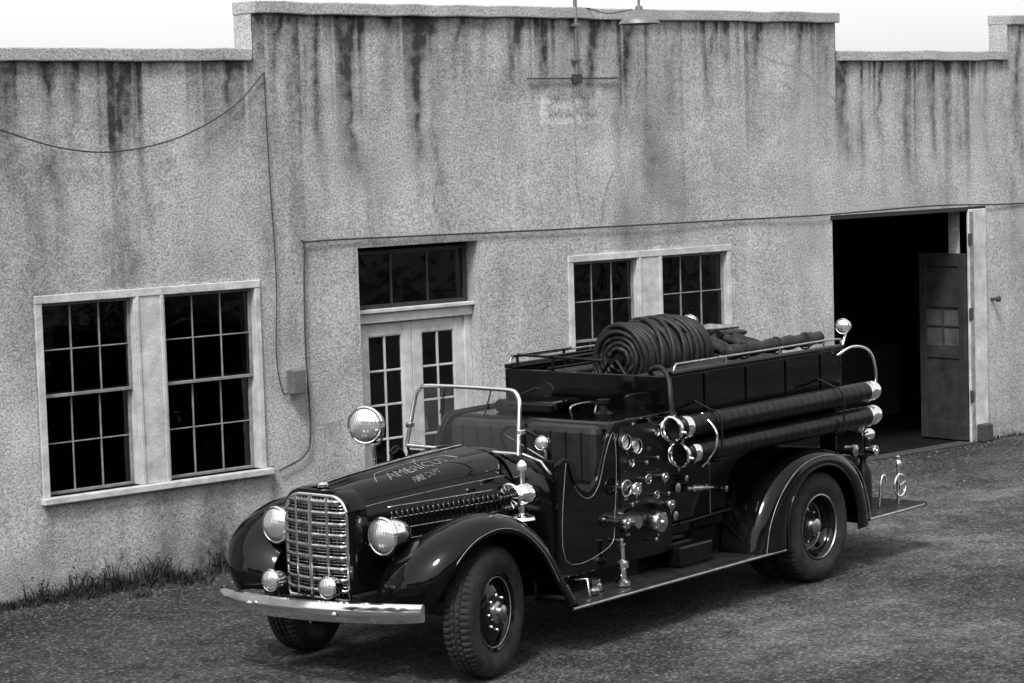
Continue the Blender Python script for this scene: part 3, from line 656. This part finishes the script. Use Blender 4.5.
for k in range(4):
    t=k*math.pi/2+.7; tube("wheel_spoke",[sc,sc+(a_*math.cos(t)+b2*math.sin(t))*.21],.007,NI,T,seg=6)
tube("steering_column",[sc,sc-dax*.6],.02,BK,T)
tube("gear_lever",[(1.3,0,.7),(1.25,0,1.25)],.01,CH,T); lathe("gear_knob",(1.25,0,1.24),(0,0,1),[(.01,0),(.025,.02),(.025,.035),(.01,.05)],BK,T,seg=16)
# lamps
def lampf(name,p,ax,r,depth,mat=CH,lens=True):
    ax=Vector(ax).normalized(); p=Vector(p)
    pr=[(r*.12,-depth),(r*.45,-depth*.9),(r*.75,-depth*.65),(r*.93,-depth*.3),(r*.98,-.01),(r*1.06,0),(r*1.08,.012),(r*1.0,.024),(r*.93,.022)]
    lathe(name+"_shell",p,ax,pr,mat,T,seg=40,cap1=False)
    lathe(name+"_lens",p,ax,[(r*.95,.016),(r*.85,.016+r*.12),(r*.65,.016+r*.22),(r*.4,.016+r*.30),(r*.2,.016+r*.33),(.002,.016+r*.34)],M['lens'],T,seg=40,cap0=False)
HX=-.50
for y in (-.50,.56): 
    lampf("headlight",(HX,y,1.055),(-1,0,0),.13,.26)
    tube("headlight_post",[(HX+.1,y,.92),(HX+.1,y*1.02,.78)],.025,BK,T)
tube("headlight_bar",[(HX+.12,-.50,.90),(HX+.12,.56,.90)],.02,CH,T)
for y in (-.29,.27): 
    lampf("fog_lamp",(-.86,y,.73),(-1,0,0),.078,.13); tube("fog_bracket",[(-.82,y,.66),(-.80,y,.58)],.018,BK,T)
lampf("spotlight",(.72,.78,1.64),(-1,-.35,.02),.14,.20)
tube("spotlight_post",[(.82,.81,1.48),(.84,.80,1.25),(.9,.75,1.05)],.016,CH,T)
tube("spotlight_yoke",[(.80,.94,1.64),(.80,.92,1.52),(.82,.81,1.47),(.78,.68,1.52),(.77,.64,1.63)],.009,CH,T,smooth_n=5)
sx_,sy_,sz_=.70,-.74,1.20
lathe("siren_body",(sx_,sy_,sz_),(1,0,0),[(.095,-.10),(.105,-.09),(.09,-.07),(.06,-.04),(.058,0),(.075,.02),(.085,.08),(.075,.13),(.045,.17),(.015,.18)],CH,T,seg=40)
lathe("siren_mouth",(sx_,sy_,sz_),(1,0,0),[(.09,-.102),(.07,-.075),(.02,-.07)],M['under'],T,seg=40,cap0=False)
for k in range(12):
    t=k*math.pi/6; tube("siren_fin",[(sx_-.095,sy_+.015*math.cos(t),sz_+.015*math.sin(t)),(sx_-.10,sy_+.09*math.cos(t),sz_+.09*math.sin(t))],.004,CH,T,seg=5)
tube("siren_stand",[(sx_+.04,sy_,1.14),(sx_+.04,sy_,1.04)],.025,CH,T); lathe("siren_foot",(sx_+.04,sy_,1.02),(0,0,1),[(.11,0),(.10,.02),(.04,.045)],CH,T)
tube("siren_lamp_post",[(sx_+.06,sy_,1.26),(sx_+.06,sy_,1.40)],.022,CH,T)
lathe("siren_lamp",(sx_+.06,sy_,1.38),(0,0,1),[(.035,0),(.04,.02),(.035,.05),(.02,.07),(.005,.078)],M['lens'],T)
tube("side_lamp_post",[(1.05,-.74,1.42),(1.02,-.76,1.48),(1.0,-.76,1.54)],.012,CH,T); lampf("cowl_lamp",(.98,-.76,1.56),(-1,-.1,0),.052,.10)
tube("mirror_arm",[(1.08,-.50,1.9),(1.1,-.62,1.95),(1.1,-.70,1.94)],.008,BK,T); lathe("mirror",(1.1,-.72,1.94),(1,.2,0),[(.055,0),(.055,.015)],BK,T)
# pump panel fittings
def gauge(x,z,r,y=-.845):
    lathe("gauge_bezel",(x,y,z),(0,-1,0),[(r,0),(r*1.02,.03),(r*.95,.045),(r*.85,.04)],CH,T,cap1=False,seg=32); lathe("gauge_face",(x,y,z),(0,-1,0),[(r*.86,.02),(.001,.021)],M['dial'],T,seg=32)
    tube("gauge_needle",[(x,y-.026,z),(x+r*.5,y-.026,z+r*.4)],.003,BK,T,seg=5)
def cap(x,z,r,ln,y=-.84,mat=CH,ears=True,ax=(0,-1,0)):
    lathe("outlet_cap",(x,y,z),ax,[(r*.75,0),(r*.75,ln*.5),(r*.9,ln*.52),(r*.95,ln*.6),(r,ln*.65),(r,ln*.92),(r*.9,ln),(r*.3,ln*1.02),(r*.2,ln*1.12)],mat,T,seg=28)
    if ears:
        A=Vector(ax).normalized(); q=Vector((x,y,z))+A*ln*.8
        for t in (.5,2.6,4.7): u=Vector((math.cos(t),0,math.sin(t))); tube("cap_lug",[q+u*r*.9,q+u*r*1.3],r*.16,mat,T,seg=6)
def valve(x,z,r,ln,y=-.84):
    tube("valve_stem",[(x,y,z),(x,y-ln,z)],.012,NI,T)
    tube("valve_wheel",[(x+r*math.cos(t),y-ln,z+r*math.sin(t)) for t in np.linspace(0,2*math.pi,24,endpoint=False)],r*.16,NI,T,closed=True)
    for k in range(4): t=k*math.pi/2+.4; tube("valve_spoke",[(x,y-ln,z),(x+r*math.cos(t),y-ln,z+r*math.sin(t))],r*.10,NI,T,seg=5)
gauge(1.86,1.47,.062); gauge(2.0,1.42,.062); gauge(1.92,1.30,.032); gauge(2.26,1.50,.032)
box("panel_plate",(1.82,-.847,.95),(2.42,-.842,1.58),BK,T,.002)
valve(1.80,1.12,.06,.08); cap(1.92,1.10,.055,.10); valve(2.06,1.16,.035,.10)
cap(2.06,.83,.085,.22,mat=NI); cap(1.74,.86,.045,.13,mat=NI); cap(2.34,.92,.045,.12,mat=NI); cap(2.32,1.14,.04,.08,mat=NI)
valve(2.18,1.02,.03,.09)
for (x,z) in ((1.9,.98),(2.1,1.28),(2.25,1.3),(2.38,1.0),(1.75,.72),(2.2,.66)): lathe("knob",(x,-.84,z),(0,-1,0),[(.010,0),(.010,.04),(.018,.045),(.018,.06),(.008,.068)],NI,T,seg=14)
for (x0,z0,x1,z1) in ((1.86,1.24,1.86,1.38),(2.12,1.2,2.28,1.2)): tube("pipe_link",[(x0,-.86,z0),(x0,-.89,z0),(x1,-.89,z1),(x1,-.86,z1)],.009,BK,T,smooth_n=4)
for (x,z) in ((1.88,1.02),(2.02,.98),(2.2,1.38),(1.9,.74),(2.34,.80)): box("nameplate",(x-.025,-.8465 if z<.94 else -.851,z-.01),(x+.025,-.8415 if z<.94 else -.848,z+.01),NI,T,.001)
cyl("suction_inlet",(1.84,-.84,.86),(1.84,-1.0,.86),.05,NI,T)
lathe("playpipe",(1.68,-.95,.39),(0,0,1),[(.06,0),(.06,.03),(.03,.05),(.028,.12),(.05,.14),(.05,.18),(.022,.20),(.02,.30),(.03,.31),(.03,.33)],CH,T)
lathe("hydrant_adapter",(1.30,-.96,.39),(0,0,1),[(.045,0),(.05,.03),(.03,.05),(.03,.07),(.045,.08),(.045,.11)],NI,T)
lathe("hydrant_adapter",(1.42,-.90,.39),(0,0,1),[(.04,0),(.04,.05),(.025,.06),(.025,.09)],CH,T)
box("battery_box",(2.5,-.92,.385),(2.95,-.73,.56),P_,T,.02)
tube("step_bracket",[(1.2,-.86,.5),(1.2,-.98,.52),(1.2,-1.0,.39)],.010,NI,T)
for (x,z,r) in ((2.66,1.0,.03),(2.78,1.06,.02),(3.35,.9,.02),(3.1,1.15,.018),(2.62,.78,.028)): lathe("side_fitting",(x,-.73,z),(0,-1,0),[(r,0),(r,.03),(r*1.3,.035),(r*1.3,.06),(r*.5,.065)],NI,T,seg=16)
tube("crowbar",[(2.7,-.76,.70),(3.5,-.76,.72),(3.56,-.76,.76)],.014,BK,T)
lathe("nozzle",(2.75,-.80,.98),(1,0,-.1),[(.022,0),(.025,.04),(.018,.08),(.035,.1),(.034,.16),(.02,.3),(.012,.38)],NI,T,seg=18)
box("rear_body",(2.50,-.72,.60),(5.02,.72,1.50),P_,T,.02)
for s in (-1,1):
    for (x0,x1,z0,z1) in ((2.60,3.2,.68,1.22),):
        y=s*.726; a,b_=sorted((y,s*.722)); box("locker_door",(x0,a-.006 if s<0 else a,z0),(x1,b_+(.006 if s>0 else 0),z1),P_,T,.006)
        tube("locker_trim",[(x0+.02,s*.735,z0+.02),(x1-.02,s*.735,z0+.02),(x1-.02,s*.735,z1-.02),(x0+.02,s*.735,z1-.02)],.003,ST,T,closed=True)
        lathe("locker_latch",(x1-.08,s*.73,(z0+z1)/2),(0,s,0),[(.02,0),(.02,.02),(.01,.03)],CH,T,seg=14)
# hose bed
bz0,bz1=1.50,1.91
for s in (-1,1):
    y=s*.84
    a,b_=sorted((y,y-s*.03)); box("bed_side",(2.50,a,bz0),(5.08,b_,bz1),P_,T,.008)
    tube("bed_top_rail",[(2.52,y,bz1+.02),(5.1,y,bz1+.02)],.022,P_,T)
    tube("bed_hand_rail",[(2.56,y,bz1+.02),(2.60,y-s*.0,bz1+.085),(2.75,y,bz1+.09),(4.0,y,bz1+.09),(4.98,y,bz1+.09),(5.08,y,bz1+.05),(5.10,y,bz1-.05)],.010,NI,T,smooth_n=4)
    for x in (3.3,4.1,4.8): tube("rail_stanchion",[(x,y,bz1),(x,y,bz1+.09)],.010,CH,T)
    for x in (3.0,3.6,4.2,4.75): box("bed_rib",(x-.02,min(y,y+s*.014),bz0+.03),(x+.02,max(y,y+s*.014),bz1-.02),P_,T,.005)
    tube("bed_bead",[(2.52,s*.845,bz0+.05),(5.05,s*.845,bz0+.05)],.004,ST,T)
    a,b_=sorted((s*.72,s*.84)); box("bed_overhang",(2.50,a,1.46),(5.08,b_,1.50),P_,T,.004)
box("bed_front",(2.50,-.81,bz0),(2.54,.81,bz1),P_,T,.008); box("bed_floor",(2.54,-.80,1.50),(5.05,.80,1.56),BK,T)
box("bed_tailboard",(5.02,-.80,.9),(5.06,.80,1.65),P_,T)
g=[]
for k in range(14):
    y=-.74+.11*k
    if -.30<y<.38: continue
    for j in range(3):
        P0=[(4.95-.02*random.random(),y+random.uniform(-.01,.01),1.62+.1*j),(4.3,y+random.uniform(-.02,.02),1.64+.1*j+random.uniform(0,.03)),(3.4,y+random.uniform(-.02,.02),1.62+.1*j+random.uniform(0,.03)),(2.62,y,1.62+.1*j)]
        g.append(sweep_geo(catmull(P0,6),.05,8))
V,F=merge_geo(g); obj("folded_hose",V,F,M['canvas'],T,smooth=True)
g=[]
for k in range(11): 
    x=4.15+.075*k; hz_=random.uniform(-.05,.06); g.append(sweep_geo(catmull([(x,-.2,1.62),(x+.02,-.22,1.86+hz_),(x+.03+random.uniform(-.02,.02),.1,1.97+hz_),(x+.02,.5,1.88),(x,.55,1.62)],6),.037,8))
V,F=merge_geo(g); obj("hose_flakes",V,F,M['canvas'],T,smooth=True)
lathe("rolled_tarpaulin",(3.55,-.68,2.0),(1,.012,.005),[(.03,0)]+[(.058+.008*math.sin(k*1.3),.02+1.44*k/24) for k in range(25)]+[(.03,1.48)],M['hose'],T)
for x in (3.8,4.3,4.75): tube("tarp_strap",[(x,-.68+.066*math.cos(t),2.0+.07*math.sin(t)) for t in np.linspace(0,2*math.pi,16,endpoint=False)],.008,M['canvas'],T,closed=True)
# reel
RX0,RX1,RY,RZ,RR=3.02,3.95,.03,1.965,.285
g=[];n=24
for k in range(n):
    x=RX0+(RX1-RX0)*k/(n-1); rr=RR+random.uniform(-.016,.014); dy=random.uniform(-.01,.01); ph=random.random()*6
    sk=random.uniform(-.035,.035)
    g.append(sweep_geo([(x+sk*math.cos(t)+.015*math.sin(2*t+ph),RY+dy+rr*math.cos(t),RZ+rr*math.sin(t)) for t in np.linspace(0,2*math.pi,40,endpoint=False)],.0225,8,True))
for k in range(5):
    x=RX0+.1+.8*random.random()*(RX1-RX0); a0=random.uniform(-.12,.12)
    g.append(sweep_geo([(x+a0*math.cos(t*1.0)+.03*math.sin(t),RY+(RR+.03)*math.cos(t),RZ+(RR+.032)*math.sin(t)) for t in np.linspace(0,2*math.pi,40,endpoint=False)],.021,8,True))
for rr in (.235,.188,.14,.095):
    for x in (RX0-.005,RX1+.005): g.append(sweep_geo([(x+random.uniform(-.008,.008)+.01*math.sin(t+rr*40),RY+rr*math.cos(t),RZ+rr*math.sin(t)) for t in np.linspace(0,2*math.pi,36,endpoint=False)],.0225,8,True))
V,F=merge_geo(g); obj("booster_hose_coil",V,F,M['hose'],T,smooth=True)
cyl("reel_drum",(RX0+.0,RY,RZ),(RX1,RY,RZ),.25,BK,T); cyl("reel_axle",(RX0-.12,RY,RZ),(RX1+.1,RY,RZ),.025,BK,T); lathe("reel_hub",(RX0-.03,RY,RZ),(1,0,0),[(.05,0),(.055,.02),(.055,.04)],BK,T)
for x in (RX0-.09,RX1+.07):
    tube("reel_stand",[(x,RY-.35,1.55),(x,RY-.04,RZ),(x,RY+.04,RZ),(x,RY+.35,1.55)],.018,BK,T)
tube("hose_tail",[(3.15,-.27,1.9),(3.0,-.42,1.80),(2.8,-.5,1.85),(2.65,-.55,1.93),(2.58,-.7,1.97),(2.52,-.82,1.90),(2.46,-.88,1.75),(2.45,-.90,1.6)],.021,M['hose'],T,smooth_n=8)
tube("hose_tail",[(3.1,.30,1.9),(2.9,.35,1.72),(2.7,.2,1.80),(2.6,-.1,1.86),(2.7,-.4,1.80),(3.0,-.45,1.73)],.023,M['hose'],T,smooth_n=8)
for y in (.80,.42): 
    for x in (2.62,3.25): tube("rack_post",[(x,y,1.5),(x,y,2.02)],.013,BK,T)
    tube("rack_rail",[(2.55,y,2.02),(3.35,y,2.02)],.013,NI if y>.5 else BK,T); tube("rack_rail",[(2.55,y,1.92),(3.35,y,1.92)],.012,BK,T)
tube("rack_rail",[(2.62,.80,2.02),(2.62,-.1,2.0)],.012,BK,T)
box("deck_box",(2.0,-.05,1.615),(2.4,.55,1.72),P_,T,.03)
lathe("deck_gun_base",(2.15,-.45,1.61),(0,0,1),[(.08,0),(.08,.03),(.04,.05),(.035,.10),(.055,.11),(.055,.14)],BK,T)
tube("deck_handle",[(2.0,-.25,1.62),(2.0,-.25,1.70),(2.3,-.25,1.70),(2.3,-.25,1.62)],.010,NI,T,smooth_n=4)
lathe("nozzle",(4.35,.2,2.10),(1,-.05,-.02),[(.03,0),(.035,.05),(.03,.1),(.045,.14),(.05,.22),(.04,.3),(.028,.45),(.018,.6),(.022,.62)],NI,T,seg=20)
lathe("nozzle",(4.5,.05,2.06),(1,.1,-.05),[(.03,0),(.035,.05),(.03,.1),(.04,.2),(.03,.4),(.018,.5)],BK,T,seg=20)
# hard suction hoses
def suction(y,z,x0,x1):
    n=90; pr=[]; ln=x1-x0
    for k in range(n+1): pr.append((.088+.0022*math.sin(k*1.9),ln*k/n))
    lathe("suction_hose",(x0,y,z),(1,0,0),pr,M['hardhose'],T,seg=28,autosm=60)
    lathe("suction_coupling",(x0,y,z),(-1,0,0),[(.091,-.10),(.094,-.03),(.08,-.01),(.078,.03),(.092,.05),(.106,.09),(.107,.11),(.094,.115),(.08,.09),(.07,.02)],CH,T,cap1=False,seg=32); lathe("suction_mouth",(x0,y,z),(-1,0,0),[(.074,.03),(.001,.03)],M['under'],T,cap0=False)
    for t in (0.2,1.77,3.34,4.9): tube("coupling_lug",[(x0-.075,y+.10*math.cos(t),z+.10*math.sin(t)),(x0-.075,y+.13*math.cos(t),z+.13*math.sin(t))],.012,CH,T,seg=6)
    lathe("suction_end",(x1,y,z),(1,0,0),[(.091,-.05),(.093,0),(.07,.03),(.08,.05),(.088,.09),(.08,.12),(.03,.14)],CH,T,seg=28)
suction(-.98,1.52,2.42,5.26); suction(-.975,1.305,2.52,5.28)
tube("hose_strap",[(2.85,-.84,1.68),(2.85,-.98,1.623),(2.85,-1.083,1.57),(2.85,-1.08,1.25),(2.85,-.98,1.203),(2.85,-.74,1.22)],.009,BK,T,smooth_n=5)
tube("hose_strap",[(4.7,-.84,1.68),(4.7,-.98,1.623),(4.7,-1.083,1.57),(4.7,-1.08,1.25),(4.7,-.98,1.203),(4.7,-.74,1.22)],.009,BK,T,smooth_n=5)
tube("strap_handle",[(2.72,-1.0,1.60),(2.72,-1.12,1.48),(2.72,-1.13,1.36),(2.72,-1.05,1.24),(2.7,-1.0,1.18)],.010,CH,T,smooth_n=5)
for s in (-1,1):
    tube("grab_rail",[(4.98,s*.86,1.86),(5.1,s*.95,1.93),(5.28,s*1.0,1.88),(5.36,s*1.02,1.7),(5.36,s*1.0,1.45)],.011,CH,T,smooth_n=6)
    lampf("rear_warning_lamp",(5.16,s*.82,2.10),(-1,-.2,0),.065,.12); tube("warning_post",[(5.2,s*.82,2.04),(5.12,s*.82,1.9)],.012,CH,T)
    lampf("tail_lamp",(5.42,s*.90,1.12),(1,0,0),.05,.08)
box("rear_step",(5.06,-1.08,.40),(6.12,1.08,.435),BK,T,.004)
tube("rear_step_edge",[(5.1,-1.09,.418),(6.05,-1.09,.418),(6.13,-1.04,.418),(6.13,1.04,.418),(6.05,1.09,.418),(5.1,1.09,.418)],.014,NI,T)
for k in range(6): tube("tread_strip",[(5.2,-.95+.06*k,.437),(6.0,-.95+.06*k,.437)],.004,BK,T,seg=6)
for s in (-1,1): tube("step_brace",[(5.06,s*.6,.8),(5.9,s*.6,.44)],.018,BK,T)
lathe("rear_extinguisher",(5.40,-.85,.44),(0,0,1),[(.07,0),(.075,.02),(.075,.34),(.055,.39),(.03,.42),(.03,.46),(.045,.47),(.045,.50)],BK,T)
box("rear_tool_case",(5.1,-.75,.44),(5.5,-.35,.95),P_,T,.02)
tube("brake_stand",[(5.92,-.90,.43),(5.92,-.90,.78)],.018,CH,T); lathe("stand_top",(5.92,-.90,.78),(0,0,1),[(.03,0),(.03,.03),(.015,.05),(.02,.08),(.005,.09)],CH,T)
tube("hand_wheel",[(5.92+.10*math.cos(t),-.92,.60+.10*math.sin(t)) for t in np.linspace(0,2*math.pi,28,endpoint=False)],.010,CH,T,closed=True)
for k in range(3): t=k*2.09+.3; tube("hand_wheel_spoke",[(5.92,-.92,.60),(5.92+.10*math.cos(t),-.92,.60+.10*math.sin(t))],.007,CH,T,seg=6)
tube("rear_pipe",[(5.06,-.70,1.25),(5.3,-.78,1.25),(5.42,-.85,1.15),(5.42,-.88,.95)],.03,BK,T,smooth_n=5); cap(5.42,.98,.045,.10,y=-.88)
for (x,z) in ((5.2,1.0),(5.3,1.2)): lathe("rear_fitting",(x,-.8,z),(0,-1,0),[(.04,0),(.04,.06),(.052,.07),(.052,.10),(.02,.11)],NI,T,seg=20)
tube("rear_hook",[(5.58,-.9,.45),(5.62,-.9,.68),(5.68,-.9,.72),(5.72,-.9,.64)],.010,CH,T,smooth_n=5)

# ---------------------------------------------------------------- world, sun, camera
w=D.worlds.new("World"); C.scene.world=w; w.use_nodes=True; nt=w.node_tree; L=nt.links
bg=nt.nodes["Background"]; sky=nt.nodes.new("ShaderNodeTexSky"); sky.sky_type='NISHITA'; sky.sun_disc=False
SE,SR=54,238
sky.sun_elevation=R2(SE); sky.sun_rotation=R2(SR); sky.dust_density=4; sky.air_density=1.2
bw=nt.nodes.new("ShaderNodeRGBToBW"); L.new(sky.outputs[0],bw.inputs[0])
ma=nt.nodes.new("ShaderNodeMath"); ma.operation='ADD'; L.new(bw.outputs[0],ma.inputs[0]); ma.inputs[1].default_value=4.9   # bright high overcast veil
L.new(ma.outputs[0],bg.inputs["Color"]); bg.inputs["Strength"].default_value=.14
sd=D.lights.new("sun","SUN"); sd.energy=3.6; sd.angle=R2(12); so=D.objects.new("sun",sd); COL.objects.link(so)
az=R2(SR); dirv=Vector((math.sin(az)*math.cos(R2(SE)),math.cos(az)*math.cos(R2(SE)),math.sin(R2(SE))))
so.rotation_euler=dirv.to_track_quat('Z','Y').to_euler(); so.location=(0,0,20)
def rx(a): c,s=math.cos(a),math.sin(a); return np.array([[1,0,0],[0,c,-s],[0,s,c]])
def rz(a): c,s=math.cos(a),math.sin(a); return np.array([[c,-s,0],[s,c,0],[0,0,1]])
B=np.array([[1,0,0],[0,0,-1],[0,1,0]],float)
Rm=rz(-.0307)@rx(.08366)@B@rz(.71265)
rot=np.stack([Rm[0],-Rm[1],-Rm[2]],0).T
cam=D.cameras.new("camera"); cam.lens=2347.4/1024*36; cam.sensor_width=36; cam.clip_end=1000; co=D.objects.new("camera",cam); COL.objects.link(co)
m4=Matrix([[*rot[0],0],[*rot[1],0],[*rot[2],3.774],[0,0,0,1]]); co.matrix_world=m4; C.scene.camera=co
C.scene.view_settings.view_transform='Standard'; C.scene.view_settings.look='None'; C.scene.view_settings.exposure=0
